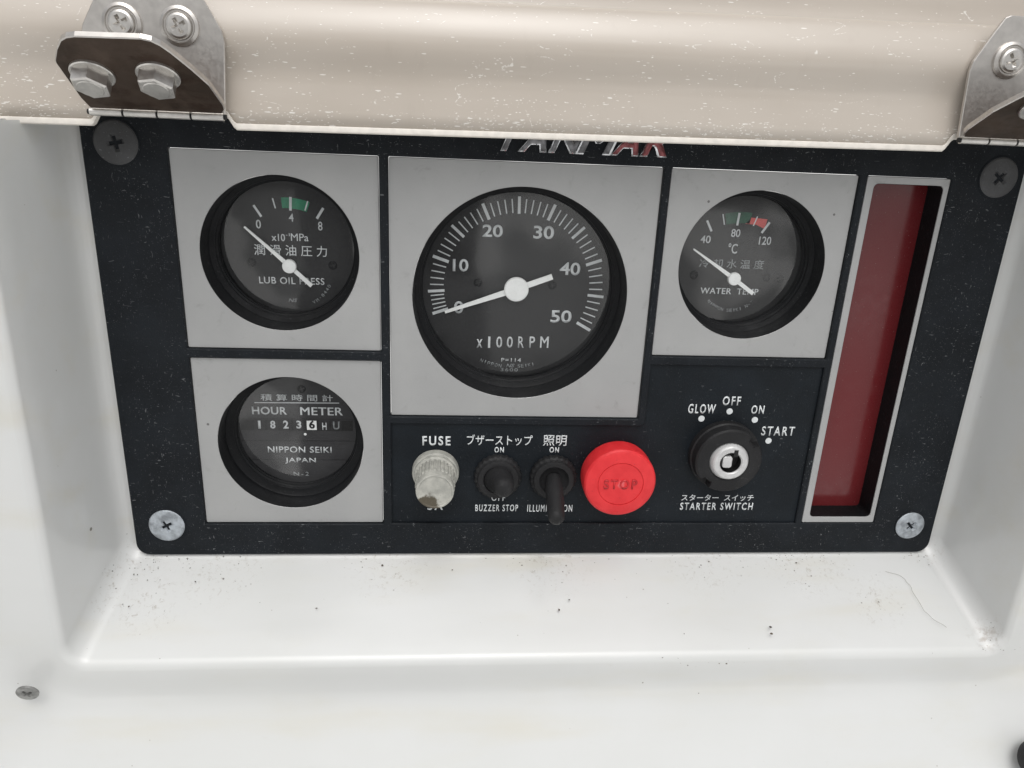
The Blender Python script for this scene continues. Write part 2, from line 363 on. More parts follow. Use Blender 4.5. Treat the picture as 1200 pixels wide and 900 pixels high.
def plate(bm, outer, holes=(), yf=-1., yb=1., ch=0.2, xf=None):
    """a plate in the xz plane facing -y with holes, its front edges chamfered"""
    T = xf or (lambda x, y, z: (x, y, z))
    loops = [(outer, -1)] + [(h, 1) for h in holes]; fe = []
    for L, s in loops:
        v1 = [bm.verts.new(T(x, yf, z)) for x, z in (offset(L, s * ch) if ch else L)]
        es = [bm.edges.new((v1[i], v1[(i + 1) % len(v1)])) for i in range(len(v1))]; fe += es
        prev = v1
        if ch:
            v2 = [bm.verts.new(T(x, yf + ch, z)) for x, z in L]; ring_faces(bm, prev, v2); prev = v2
        v3 = [bm.verts.new(T(x, yb, z)) for x, z in L]; ring_faces(bm, prev, v3)
    bmesh.ops.triangle_fill(bm, use_beauty=True, use_dissolve=False, edges=fe)
    bmesh.ops.recalc_face_normals(bm, faces=bm.faces)
    return bm
def lathe(bm, cx, cz, prof, n=72, cap0=False, cap1=False, mod=None):
    """profile [(radius, y)] turned about the y axis through (cx, cz)"""
    rings = []
    for k, (r, y) in enumerate(prof):
        if r <= 1e-6: rings.append([bm.verts.new((cx, y, cz))]); continue
        rings.append([bm.verts.new((cx + (r + (mod(k, i) if mod else 0)) * math.cos(2 * math.pi * i / n), y, cz + (r + (mod(k, i) if mod else 0)) * math.sin(2 * math.pi * i / n))) for i in range(n)])
    for A, B in zip(rings, rings[1:]):
        if len(A) == 1 and len(B) > 1:
            for i in range(n): bm.faces.new((A[0], B[i], B[(i + 1) % n]))
        elif len(B) == 1 and len(A) > 1:
            for i in range(n): bm.faces.new((A[i], A[(i + 1) % n], B[0]))
        else: ring_faces(bm, A, B)
    if cap0 and len(rings[0]) > 1: bm.faces.new(rings[0])
    if cap1 and len(rings[-1]) > 1: bm.faces.new(rings[-1])
    bmesh.ops.recalc_face_normals(bm, faces=bm.faces); return bm
def box(bm, x0, x1, y0, y1, z0, z1):
    r = bmesh.ops.create_cube(bm, size=1, matrix=Matrix.Translation(((x0 + x1) / 2, (y0 + y1) / 2, (z0 + z1) / 2)) @ Matrix.Diagonal((x1 - x0, y1 - y0, z1 - z0, 1))); return bm
def bar(bm, p, q, w, y, t=.1, w2=None):
    """thin printed stroke from (x,z) p to q on the plane y"""
    p, q = Vector(p), Vector(q); d = (q - p).normalized(); n = Vector((-d.y, d.x)); w2 = w if w2 is None else w2
    P = [p - n * w / 2, q - n * w2 / 2, q + n * w2 / 2, p + n * w / 2]
    f = [bm.verts.new((a.x, y - t, a.y)) for a in P]; b = [bm.verts.new((a.x, y, a.y)) for a in P]
    bm.faces.new(f); ring_faces(bm, f, b); bm.faces.new(b[::-1]); bmesh.ops.recalc_face_normals(bm, faces=bm.faces)
def tube(bm, pts, r, n=8):
    rings = []
    for i, p in enumerate(pts):
        p = Vector(p); d = (Vector(pts[min(i + 1, len(pts) - 1)]) - Vector(pts[max(i - 1, 0)])).normalized()
        u = d.cross(Vector((0, 0, 1))); u = (u if u.length > 1e-3 else d.cross(Vector((1, 0, 0)))).normalized(); v = d.cross(u)
        rr = r[i] if isinstance(r, (list, tuple)) else r
        rings.append([bm.verts.new(p + (u * math.cos(2 * math.pi * k / n) + v * math.sin(2 * math.pi * k / n)) * rr) for k in range(n)])
    for A, B in zip(rings, rings[1:]): ring_faces(bm, A, B)
    bm.faces.new(rings[0]); bm.faces.new(rings[-1]); bmesh.ops.recalc_face_normals(bm, faces=bm.faces); return bm
NB = lambda: bmesh.new()
def text_bm(body, bx, y, weight=0., t=.1, shear=0., space=1.0, bm=None, tilt=0.):
    """lettering stretched to fill the box (x0, x1, z0, z1) on the plane y, facing -y"""
    cu = bpy.data.curves.new('t', 'FONT'); cu.body = body; cu.size = 10; cu.space_character = space; cu.shear = shear
    cu.offset = 0 if 'M' in body else weight; cu.resolution_u = 4; cu.fill_mode = 'FRONT'
    o = bpy.data.objects.new('t', cu); COL.objects.link(o)
    dg = bpy.context.evaluated_depsgraph_get(); me = bpy.data.meshes.new_from_object(o.evaluated_get(dg))
    b = bmesh.new(); b.from_mesh(me)
    bpy.data.objects.remove(o); bpy.data.curves.remove(cu); bpy.data.meshes.remove(me)
    xs = [v.co.x for v in b.verts]; ys = [v.co.y for v in b.verts]
    x0, x1, z0, z1 = bx; ax, bx_, ay, by = min(xs), max(xs), min(ys), max(ys)
    bmesh.ops.remove_doubles(b, verts=b.verts, dist=1e-4)
    if x1 is None: k = (z1 - z0) / (by - ay); x1 = x0 + (bx_ - ax) * k
    fx, fz = (x1 - x0) / (bx_ - ax), (z1 - z0) / (by - ay)
    for v in b.verts: v.co = Vector((x0 + (v.co.x - ax) * fx, y - t, z0 + (v.co.y - ay) * fz))
    if tilt:
        bmesh.ops.rotate(b, cent=((x0 + x1) / 2, y, (z0 + z1) / 2), matrix=Matrix.Rotation(tilt, 3, 'Y'), verts=b.verts)
    if 'M' in body and weight > .05:                     # embolden by overprinting: the outline of an M does not survive an offset
        src = b.faces[:]
        for k, dx in enumerate((-1, 1)):
            d = bmesh.ops.duplicate(b, geom=src)['geom']
            bmesh.ops.translate(b, verts=[e for e in d if isinstance(e, bmesh.types.BMVert)], vec=(dx * weight * .8 * fx, .012 * (k + 1), 0))
    r = bmesh.ops.extrude_face_region(b, geom=b.faces[:])
    bmesh.ops.translate(b, verts=[e for e in r['geom'] if isinstance(e, bmesh.types.BMVert)], vec=(0, t * .98, 0))
    bmesh.ops.recalc_face_normals(b, faces=b.faces)
    if bm is None: return b
    me = bpy.data.meshes.new('t'); b.to_mesh(me); b.free(); bm.from_mesh(me); bpy.data.meshes.remove(me); return bm
def words(name, body, px, y, parent, mat='ink', weight=0., **k):
    return obj(name, text_bm(body, box_at(*px, y), y, weight, **k), mat, parent)
def arc_words(body, cx, cz, r, a0, a1, h, y):
    """letters along an arc under the centre, from angle a0 to a1 in degrees"""
    bm = NB(); n = len(body)
    for i, c in enumerate(body):
        if c == ' ': continue
        a = R(a0 + (a1 - a0) * i / (n - 1)); x, z = cx + r * math.cos(a), cz + r * math.sin(a)
        w = h * (.25 if c in 'I1-' else .8); hh = h if c != '-' else h * .2
        text_bm(c, (x - w / 2, x + w / 2, z - hh / 2, z + hh / 2), y, .04, bm=bm, t=.06, tilt=-(a + math.pi / 2))
    return bm

# ------------------------------------------------------------------ the moulded white console with its pocket
def console():
    HW, ZB, ZT = 155.3, -142.6, 7.0
    sec = [(-11, 2.2), (-4, 2.2)]
    sec += [(-4 + 4 * math.sin(R(a)), 2.2 - 4 + 4 * math.cos(R(a))) for a in (15, 30, 45, 60, 75, 90)]
    sec += [(0, -y) for y in (6, 12, 18, 25, 33.6)]
    sec += [(2.4 - 2.4 * math.cos(R(a)), -33.6 - 2.4 * math.sin(R(a))) for a in (15, 30, 45, 60, 75, 90)]
    sec += [(6, -36.0), (9, -36.0), (11.5, -36.1), (13, -36.3), (14.5, -36.8), (16, -37.4), (18, -38.4), (21, -40.1), (25, -42.6), (31, -46.6), (40, -53), (55, -64), (80, -83), (120, -114), (200, -180)]
    bm = NB(); rows = []
    NC = 12
    for o, y in sec:
        dep = min(1, max(0, (-y) / 36)); fz = 19.0 * dep           # the floor falls a little towards the front
        fx = 6.6 * dep
        hw = HW + o + fx; zb = ZB - o - fz; r = max(2.5, 7 + max(o, -4) * 1.0)
        r = min(r, 60)
        path = []
        for i in range(9): path.append((-hw, ZT + (zb + r - ZT) * i / 8 if i < 8 else zb + r, 0.))
        for i in range(1, NC): a = math.pi / 2 * i / NC; path.append((-hw + r - r * math.cos(a), zb + r - r * math.sin(a), i / NC))
        for i in range(17): path.append((-hw + r + (2 * hw - 2 * r) * i / 16, zb, 1.))
        for i in range(1, NC): a = math.pi / 2 * i / NC; path.append((hw - r + r * math.sin(a), zb + r - r * math.cos(a), 1 - i / NC))
        for i in range(9): path.append((hw, zb + r + (ZT - zb - r) * i / 8, 0.))
        row = []
        for x, z, bt in path:
            yy = y
            if o > 11: yy = -36.1 + (y + 36.1) * (.16 + (1.0 - .16) * bt)
            row.append(bm.verts.new((x, yy, z)))
        rows.append(row)
    for A, B in zip(rows, rows[1:]):
        for i in range(len(A) - 1): bm.faces.new((A[i], A[i + 1], B[i + 1], B[i]))
    bmesh.ops.recalc_face_normals(bm, faces=bm.faces)
    o = obj('console', bm, 'gelcoat', smooth=50)
    o['kind'] = 'structure'; return o
con = console()
bm = NB(); box(bm, -356, 356, 2.6, 160, 6.4, 7.2)
for f in (-1, 1): box(bm, *sorted((f * 162, f * 356)), -34, 2.5, 6.2, 7.2)
deck = obj('deck', bm, 'gelcoat'); deck['kind'] = 'structure'

# ------------------------------------------------------------------ the instrument panel
IP = empty('instrument_panel', (0, 0, -142))
tag(IP, 'black engine instrument panel with silver gauge plates, set into the white moulded console', 'instrument panel')
TA, TB, TC, TD = (-125.0, -62.1, -63.1, 0), (-58.8, 28.2, -86.4, 0), (31.1, 93.6, -62.8, 0), (-124.8, -62.2, -128.8, -66.7)
LAMP = (96.5, 125.0, -128.5, 0)
g = .25
holes = [rect(a - g, b + g, c - g, d + g, .5, 2) for a, b, c, d in (TA, TB, TC, TD, LAMP)]
LPOLY = [(-58.8, -128.8), (93.8, -128.8), (93.8, -66.2), (31.2, -66.2), (31.2, -88.0), (29.8, -89.4), (-58.8, -89.4)]
holes.append(LPOLY)
obj('faceplate', plate(NB(), rect(-149.9, 149.9, -141.7, 12.5, 4.5), holes, -1.0, 2.0, .35), 'frame', IP)
obj('switch_plate', plate(NB(), offset(LPOLY, .2), (), .05, 1.6, 0), 'plate', IP)

GA, GB, GC, GD = (-93.56, -31.7, 25.0), (-15.58, -43.5, 36.0), (62.24, -31.06, 25.2), (-93.5, -98.0, 24.9)
for nm, T, G in (('a', TA, GA), ('b', TB, GB), ('c', TC, GC), ('d', TD, GD)):
    obj('trim_plate', plate(NB(), rect(*T, .4, 2), [circ(*G, 128)], 0, 1.2, .12), 'tile', IP, loc=((T[0] + T[1]) / 2, 0, (T[2] + T[3]) / 2))

def gauge(name, G, rg, dg, dd, label, cone=0):
    """a gauge sunk behind its plate: the housing is the part; dial, glass, lettering and needle are its sub-parts"""
    cx, cz, r = G
    prof = [(r - .05, .1), (r - .15, 2), (r - .5, dg - 3.2), (r - 1.0, dg - 2.8), (rg + .9, dg - 2.3), (rg + .8, dg - 1.2), (rg + .35, dg - .9), (rg + .3, dg - .1), (rg, dg + .25), (rg + .1, dd + .4)]
    h = obj(name, lathe(NB(), cx, cz, prof, 128), 'barrel', IP, loc=(cx, dd, cz), smooth=35, label=label)
    obj('dial', lathe(NB(), cx, cz, [(0, dd), (rg + .4, dd)], 96), 'dial', h)
    obj('glass', lathe(NB(), cx, cz, [(0, dg - .55), (rg * .35, dg - .5), (rg * .7, dg - .32), (rg * .92, dg - .12), (rg + .05, dg)], 96), 'glass', h, smooth=60)
    return h
def needle(h, tip, tail, hub, dd, wt, ww, hr):
    y = dd - 1.1; a, b, c = at(*tip, y), at(*tail, y), at(*hub, y); bm = NB()
    bar(bm, (c.x, c.z), (a.x, a.z), ww, y, .5, wt); bar(bm, (c.x, c.z), (b.x, b.z), ww * .95, y - .01, .5, ww * .9)
    obj('needle', bm, 'needle', h)
    obj('needle_hub', lathe(NB(), c.x, c.z, [(hr, y), (hr, y - 1.0), (hr * .93, y - 1.25), (0, y - 1.35)], 40), 'needle', h, smooth=30)
def rivets(h, pts, y):
    for p in pts:
        c = at(*p, y); obj('dial_screw', screw_bm(c.x, y, c.z, 1.5, .35, cross=.8), 'barrel', h)
def cross(r, w): 
    return [(w, w), (w, r), (-w, r), (-w, w), (-r, w), (-r, -w), (-w, -w), (-w, -r), (w, -r), (w, -w), (r, -w), (r, w)][::-1]
def screw_bm(cx, y, cz, r, dome, cross=.55, turn=.4, depth=1.2, n=40):
    """a screw head facing -y with a cross recess cut into it"""
    bm = NB(); w = r * cross * .26; L = r * cross
    ca, sa = math.cos(turn), math.sin(turn)
    rot = lambda p: (cx + p[0] * ca - p[1] * sa, cz + p[0] * sa + p[1] * ca)
    X = [rot(p) for p in [(w, w), (w, L), (-w, L), (-w, w), (-L, w), (-L, -w), (-w, -w), (-w, -L), (w, -L), (w, -w), (L, -w), (L, w)]]
    X2 = [((x - cx) * .55 + cx, (z - cz) * .55 + cz) for x, z in X]
    O = circ(cx, cz, r * .78, n)
    vo = [bm.verts.new((x, y - dome, z)) for x, z in O]; vi = [bm.verts.new((x, y - dome, z)) for x, z in X]
    e = [bm.edges.new((L_[i], L_[(i + 1) % len(L_)])) for L_ in (vo, vi) for i in range(len(L_))]
    bmesh.ops.triangle_fill(bm, use_beauty=True, edges=e)
    vf = [bm.verts.new((x, y - dome + depth * .8, z)) for x, z in X2]; ring_faces(bm, vi, vf); bm.faces.new(vf)
    v1 = [bm.verts.new((x, y - dome * .72, z)) for x, z in circ(cx, cz, r * .94, n)]; ring_faces(bm, vo, v1)
    v2 = [bm.verts.new((x, y - dome * .3, z)) for x, z in circ(cx, cz, r, n)]; ring_faces(bm, v1, v2)
    v3 = [bm.verts.new((x, y + .3, z)) for x, z in circ(cx, cz, r, n)]; ring_faces(bm, v2, v3)
    bmesh.ops.recalc_face_normals(bm, faces=bm.faces); return bm

# pixels of the enlarged crops the dials were measured on
cA = lambda x, y: (180 + x / 3.461, 160 + y / 3.461)
cB = lambda x, y: (440 + x / 2.728, 170 + y / 2.728)
cC = lambda x, y: (750 + x / 3.6, 180 + y / 3.6)
cD = lambda x, y: (200 + x / 3.748, 400 + y / 3.748)
def bx(c, x0, y0, x1, y1): return (*c(x0, y0), *c(x1, y1))
def tick(bm, c, a, b, w, y):
    p, q = at(*c(*a), y), at(*c(*b), y); bar(bm, (p.x, p.z), (q.x, q.z), w, y, .06)
def sector(bm, C, r0, r1, a0, a1, y, n=14):
    A = [bm.verts.new((C.x + r0 * math.cos(R(a0 + (a1 - a0) * i / n)), y, C.z + r0 * math.sin(R(a0 + (a1 - a0) * i / n)))) for i in range(n + 1)]
    B = [bm.verts.new((C.x + r1 * math.cos(R(a0 + (a1 - a0) * i / n)), y, C.z + r1 * math.sin(R(a0 + (a1 - a0) * i / n)))) for i in range(n + 1)]
    for i in range(n): bm.faces.new((A[i], A[i + 1], B[i + 1], B[i]))
    bmesh.ops.recalc_face_normals(bm, faces=bm.faces)
def polar(C, p): return math.degrees(math.atan2(p.z - C.z, p.x - C.x)), math.hypot(p.x - C.x, p.z - C.z)

# --- oil pressure
DD = 14.0
h = gauge('oil_pressure_gauge', GA, 22.0, 11.6, DD, 'small round oil pressure gauge with a green band, upper left on the panel')
C = at(*cA(552, 525), DD); y = DD - .08
a1, _ = polar(C, at(*cA(519, 268), DD)); a2, _ = polar(C, at(*cA(630, 276), DD))
_, r1 = polar(C, at(*cA(555, 248), DD)); _, r0 = polar(C, at(*cA(555, 291), DD))
bm = NB(); sector(bm, C, r0, r1, a1, a2, DD - .06); obj('green_zone', bm, 'green', h)
bm = NB()
for a, b, w in (((405, 278), (437, 325), .75), ((482, 250), (494, 291), .45), ((555, 245), (555, 300), .85), ((625, 262), (614, 300), .45), ((688, 290), (662, 333), .85)): tick(bm, cA, a, b, w, y)
obj('scale_marks', bm, 'dialink', h)
for s, q in (('0', (415, 337, 435, 373)), ('4', (548, 312, 568, 345)), ('8', (667, 345, 685, 381))): words('numeral', s, bx(cA, *q), y, h, 'dialink', .1)
bm = text_bm('x10', box_at(*bx(cA, 478, 394, 533, 424), y), y, .15, t=.06)
text_bm('-1', box_at(*bx(cA, 536, 392, 552, 404), y), y, .15, bm=bm, t=.06); text_bm('MPa', box_at(*bx(cA, 557, 394, 628, 424), y), y, .04, bm=bm, t=.06)
obj('unit_lettering', bm, 'dialink', h)
words('kanji_lettering', '潤 滑 油 圧 力', bx(cA, 408, 440, 703, 484), y, h, 'dialink', 0)
words('name_lettering', 'LUB OIL PRESS', bx(cA, 428, 571, 693, 599), y, h, 'dialink', .12, space=1.1)
words('maker_lettering', 'NS', bx(cA, 547, 657, 583, 671), y, h, 'dimink', .1, shear=.3)
obj('model_lettering', arc_words('VM-8440', C.x, C.z, polar(C, at(*cA(680, 650), DD))[1], -58, -27, 1.1, y), 'dimink', h)
rivets(h, (cA(397, 510), cA(727, 522)), DD)
needle(h, cA(368, 365), cA(642, 605), cA(552, 525), DD, .6, 1.5, 2.35)

# --- tachometer
DB = 15.5
h = gauge('tachometer', GB, 33.0, 12.5, DB, 'large round tachometer numbered 0 to 50, middle of the panel')
y = DB - .08; C = Vector((GB[0], DB, GB[1]))
pol = [199.2, 184.2, 161.1, 138.2, 114.5, 91.0, 67.7, 43.8, 19.5, -5.1, -29.2]
ro, ri = 31.3, 25.5
bm = NB()
for k in range(51):
    i, f = divmod(k, 5); a = pol[i] if f == 0 else pol[i] + (pol[i + 1] - pol[i]) * f / 5; a = R(a)
    big = f == 0; q0 = ri if big else ri + .3; q1 = ro if big else ro - .8; w = (.95 if k % 10 else 1.05) if big else .42
    ca, sa = math.cos(a), math.sin(a); bar(bm, (C.x + q0 * ca, C.z + q0 * sa), (C.x + q1 * ca, C.z + q1 * sa), w, y, .06)
obj('scale_marks', bm, 'dialink', h)
for s, q in (('0', (251, 499, 281, 538)), ('10', (247, 364, 297, 404)), ('20', (342, 254, 407, 294)), ('30', (505, 258, 571, 300)), ('40', (589, 375, 655, 416)), ('50', (560, 528, 627, 568))): words('numeral', s, bx(cB, *q), y, h, 'dialink', .2)
bm = NB()
for s, a, b in (('x', 323, 342), ('1', 360, 367), ('0', 386, 405), ('0', 420, 439), ('R', 456, 475), ('P', 492, 510), ('M', 527, 553)):
    text_bm(s, box_at(*bx(cB, a, 612 if s != 'x' else 620, b, 648), y), y, .0 if s == '1' else .14, bm=bm, t=.06)
obj('unit_lettering', bm, 'dialink', h)
words('pulse_lettering', 'P=114', bx(cB, 402, 681, 465, 693), y, h, 'dialink', .1, space=1.15)
bm = arc_words('NIPPON', C.x, C.z, polar(C, at(*cB(374, 700), DB))[1], -113, -99.5, 1.3, y)
text_bm('NS', box_at(*bx(cB, 417, 699, 445, 711), y), y, .2, bm=bm, t=.06, shear=.3)
me = arc_words('SEIKI', C.x, C.z, polar(C, at(*cB(480, 704), DB))[1], -86, -76, 1.3, y); tmp = bpy.data.meshes.new('t'); me.to_mesh(tmp); me.free(); bm.from_mesh(tmp); bpy.data.meshes.remove(tmp)
obj('maker_lettering', bm, 'dimink', h)
words('model_lettering', '3600', bx(cB, 400, 713, 455, 723), y, h, 'dimink', 0, space=1.2)
rivets(h, (cB(328, 440), cB(565, 448)), DB)
needle(h, cB(222, 533), cB(565, 420), cB(450, 460), DB, 1.0, 2.2, 4.3)

# --- water temperature
h = gauge('temperature_gauge', GC, 22.4, 10.2, DD - 1.2, 'small round water temperature gauge with green and red bands, upper right on the panel')
DC = DD - 1.2; y = DC - .08; C = at(*cC(395, 527), DC)
a1, _ = polar(C, at(*cC(360, 268), DC)); a2, _ = polar(C, at(*cC(470, 268), DC)); _, r1 = polar(C, at(*cC(418, 246), DC)); _, r0 = polar(C, at(*cC(411, 293), DC))
bm = NB(); sector(bm, C, r0, r1, a1, a2, DC - .06); obj('green_zone', bm, 'dkgreen', h)
bm = NB(); P = [at(*cC(*q), DC) for q in ((445, 296), (470, 270), (538, 277), (525, 318), (490, 300))]
bm.faces.new([bm.verts.new((p.x, DC - .06, p.z)) for p in P]); bmesh.ops.recalc_face_normals(bm, faces=bm.faces); obj('red_zone', bm, 'redink', h)
bm = NB()
for a, b, w in (((283, 282), (302, 328), .75), ((350, 255), (356, 300), .4), ((420, 250), (410, 303), .75), ((496, 265), (478, 305), .4), ((547, 290), (513, 335), .8)): tick(bm, cC, a, b, w, y)
obj('scale_marks', bm, 'dialink', h)
for s, q in (('40', (255, 345, 298, 378)), ('80', (385, 318, 423, 352)), ('120', (502, 350, 553, 385))): words('numeral', s, bx(cC, *q), y, h, 'dialink', .1)
words('unit_lettering', '°C', bx(cC, 372, 378, 411, 422), y, h, 'dialink', .12)
words('kanji_lettering', '冷 却 水 温 度', bx(cC, 250, 446, 523, 484), y, h, 'dimink', 0)
words('name_lettering', 'WATER  TEMP', bx(cC, 255, 568, 499, 593), y, h, 'dialink', .12, space=1.08)
rr = polar(C, at(*cC(395, 660), DC))[1]
bm = arc_words('NIPPON', C.x, C.z, rr, -133, -104, 1.2, y)
me = arc_words('SEIKI N-T', C.x, C.z, rr, -93, -47, 1.2, y); tmp = bpy.data.meshes.new('t'); me.to_mesh(tmp); me.free(); bm.from_mesh(tmp); bpy.data.meshes.remove(tmp)
obj('maker_lettering', bm, 'dimink', h)
rivets(h, (cC(228, 512), cC(535, 522), cC(592, 527)), DC)
needle(h, cC(225, 402), cC(475, 590), cC(395, 527), DC, .55, 1.5, 2.3)

# --- hour meter
DH = 12.6
h = gauge('hour_meter', GD, 21.0, 11.2, DH, 'small round hour meter with a digit counter, lower left on the panel')
y = DH - .08
words('kanji_lettering', '積 算 時 間 計', bx(cD, 395, 233, 712, 262), y, h, 'dialink', 0)
bm = NB(); p, q = at(*cD(368, 269), y), at(*cD(740, 271), y); bar(bm, (p.x, p.z), (q.x, q.z), .32, y, .06); obj('underline', bm, 'dialink', h)
words('name_lettering', 'HOUR', bx(cD, 357, 287, 510, 321), y, h, 'dialink', .2, space=1.05)
words('name_lettering', 'METER', bx(cD, 570, 290, 755, 324), y, h, 'dialink', .2, space=1.05)
x0, x1, z0, z1 = box_at(*bx(cD, 300, 346, 800, 392), y)
h.children[0].data.materials[0] = M['meterdial']
bm = NB(); box(bm, x0 + .6, x1, DH - .03, DH + .2, z0, z1); obj('counter_window', bm, 'recess', h)
for q in (390, 448, 506, 563, 675, 728):
    d0, d1, e0, e1 = box_at(*bx(cD, q - 24, 347, q + 24, 391), y); bm = NB(); ns = 6
    pr = [(e0 + (e1 - e0) * i / ns, DH - .04 - .05 * math.sin(math.pi * i / ns)) for i in range(ns + 1)]
    va, vb = [[bm.verts.new((xx_, yy_, zz_)) for zz_, yy_ in pr] for xx_ in (d0, d1)]
    for i in range(ns): bm.faces.new((va[i], vb[i], vb[i + 1], va[i + 1]))
    bmesh.ops.recalc_face_normals(bm, faces=bm.faces); obj('counter_drum', bm, 'band', h)
bm = NB()
for yy in (340, 436, 519):
    a = at(*cD(300, yy), y); b = at(*cD(800, yy), y); zz = (a.z + b.z) / 2; hwid = math.sqrt(max(1, 20.9 ** 2 - (zz - GD[1]) ** 2))
    box(bm, GD[0] - hwid, GD[0] + hwid, DH - .05, DH + .2, zz - .28, zz + .12)
obj('dial_ridge', bm, 'band', h)
x0, x1, z0, z1 = box_at(*bx(cD, 598, 349, 641, 389), y)
bm = NB(); box(bm, x0, x1, DH - .1, DH, z0, z1); obj('tenths_wheel', bm, 'needle', h)
for s, a, b, mt in (('1', 385, 394, 'dialink'), ('8', 438, 459, 'dialink'), ('2', 495, 517, 'dialink'), ('3', 553, 573, 'dialink'), ('6', 609, 632, 'recess')):
    words('numeral', s, bx(cD, a - 1, 348, b + 1, 383), DH - .14, h, mt, .3)
words('unit_lettering', 'H', bx(cD, 666, 357, 685, 389), y, h, 'dialink', .15)
words('unit_lettering', 'U', bx(cD, 713, 352, 742, 388), y, h, 'dimink', .3)
c = at(*cD(591, 408), y); obj('decimal_point', lathe(NB(), c.x, c.z, [(0, y), (.5, y)], 20), 'needle', h)
words('maker_lettering', 'NIPPON SEIKI', bx(cD, 427, 462, 707, 489), y, h, 'dialink', .12, space=1.08)
words('maker_lettering', 'JAPAN', bx(cD, 503, 511, 638, 537), y, h, 'dialink', .12, space=1.08)
words('model_lettering', 'N-2', bx(cD, 540, 573, 608, 590), y, h, 'dimink', .1, space=1.3)
rivets(h, (cD(575, 210),), DH)

# --- red warning lamp strip
x0, x1, z0, z1 = LAMP
wl_ = obj('warning_lamp', plate(NB(), rect(x0, x1, z0, z1, .4, 2), [rect(99.1, 123.3, -126.2, -2.2, 1.6, 5)], -.6, 1.2, .1), 'tile', IP, loc=((x0 + x1) / 2, 0, z0), label='tall red warning lamp window in a thin silver frame')
bm = NB(); L = rect(99.2, 123.2, -126.1, -2.3, 1.6, 5)
va = [bm.verts.new((x, -.3, z)) for x, z in L]; vb = [bm.verts.new((x, 10, z)) for x, z in L]; ring_faces(bm, va, vb)
bmesh.ops.recalc_face_normals(bm, faces=bm.faces); bmesh.ops.reverse_faces(bm, faces=bm.faces); obj('lamp_housing', bm, 'barrel', wl_)
bm = NB(); plate(bm, rect(99.0, 123.4, -126.3, -2.1, 1.6, 5), (), 8.2, 9.2, 0); obj('red_lens', bm, 'red_lens', wl_)

# --- printing on the switch plate
yp = .05
for s, q, w in (('FUSE', (495, 511, 528, 522), .42), ('ブザーストップ', (547, 509.5, 624, 522), .12), ('照明', (636.5, 510, 664, 522.5), .1), ('ON', (579.5, 523.8, 590.5, 530.5), .4), ('ON', (644, 523.8, 655, 530.5), .4),
             ('BUZZER STOP', (557, 591.2, 607, 599), .25), ('ILLUMINATION', (618, 591.4, 670.5, 599.5), .25), ('OFF', (576, 579.5, 592, 586.8), .3), ('OFF', (641, 579.5, 657, 586.8), .3), ('5A', (501, 588.5, 519, 597.5), .35),
             ('GLOW', (806.5, 473.5, 838.5, 484.5), .3), ('OFF', (847, 464.5, 868, 475), .3), ('ON', (880.5, 475, 895.5, 485), .3), ('START', (892.5, 499.8, 931, 510.5), .3), ('STARTER SWITCH', (797, 589, 882, 597.5), .3), ('スターター  スイッチ', (798.5, 579.5, 883, 587), .1)):
    words('printed_lettering', s, q, yp, IP, 'ink', w * .55, space=1.3 if s.isascii() else 1.0)
for q in ((822, 490.5), (855, 482), (884.5, 492), (900.5, 516.5)):
    c = at(*q, yp); obj('position_dot', lathe(NB(), c.x, c.z, [(1.15, yp), (1.15, yp - .08), (0, yp - .08)], 28), 'ink', IP, loc=(c.x, yp, c.z))

# --- fuse holder
c = at(510.5, 553.5, -1); fx, fz = c.x, c.z
flute = lambda k, i: (-.4 if (i // 2) % 2 else 0.) if k in (3, 4, 5) else 0.
fh = obj('fuse_holder', lathe(NB(), fx, fz, [(8.4, .05), (8.4, -1.2), (8.1, -2.4), (7.6, -2.8)], 72), 'fuse', IP, loc=(fx, 0, fz), smooth=35, label='aged cream screw-in fuse holder with a ribbed cap')
obj('fuse_cap', lathe(NB(), fx, fz, [(7.6, -2.8), (7.5, -4.2), (7.0, -4.8), (7.0, -5.2), (6.95, -8), (6.9, -12.2), (6.6, -12.6), (6.55, -15.4), (6.35, -15.9), (5.9, -16.0), (5.6, -15.7), (0, -15.65)], 112, mod=flute), 'fuse', fh, smooth=25)
# --- toggle switches
def toggle(px, py, tip, ytip, label, rr):
    c = at(px, py, -1.5); x, z = c.x, c.z
    kn = lambda k, i: (-.3 if i % 4 < 2 else 0.) if k in (0, 1, 2) else 0.
    s = obj('toggle_switch', lathe(NB(), x, z, [(8.6, .05), (8.6, -1.6), (8.3, -2.2), (7.6, -2.5), (7.2, -3.6), (6.4, -3.9), (5.4, -3.9), (5.0, -3.2), (3.6, -2.2), (0, -1.8)], 96, mod=kn), 'rubber', IP, loc=(x, 0, z), smooth=40, label=label)
    t_ = at(*tip, ytip); a = Vector((x, -1.6, z)); d = t_ - a
    pts = [a + d * f for f in (0, .12, .3, .5, .7, .84, .93, .98, 1.0)]; rad = [3.0, 3.2, 3.5, 3.5, 3.4, 3.25, 2.9, 2.0, .6] if rr < 1 else [4.6, 4.5, 4.2, 3.8, 3.4, 3.1, 2.6, 1.8, .6]
    obj('lever', tube(NB(), pts, [q * rr for q in rad], 24), 'rubber', s, smooth=50)
    if rr > .95:
        obj('locking_tab', plate(NB(), rect(x - 2.3, x + 2.3, z + 2.2, z + 4.6, .3, 2), (), -4.6, -3.0, .2), 'rubber', s)
    return s
toggle(583.5, 559.5, (592, 574), -14.5, 'black toggle switch with a stubby lever pointing straight out', 1.15)
toggle(648.5, 560, (652.5, 612.5), -20, 'black toggle switch with its long lever pushed down', .92)
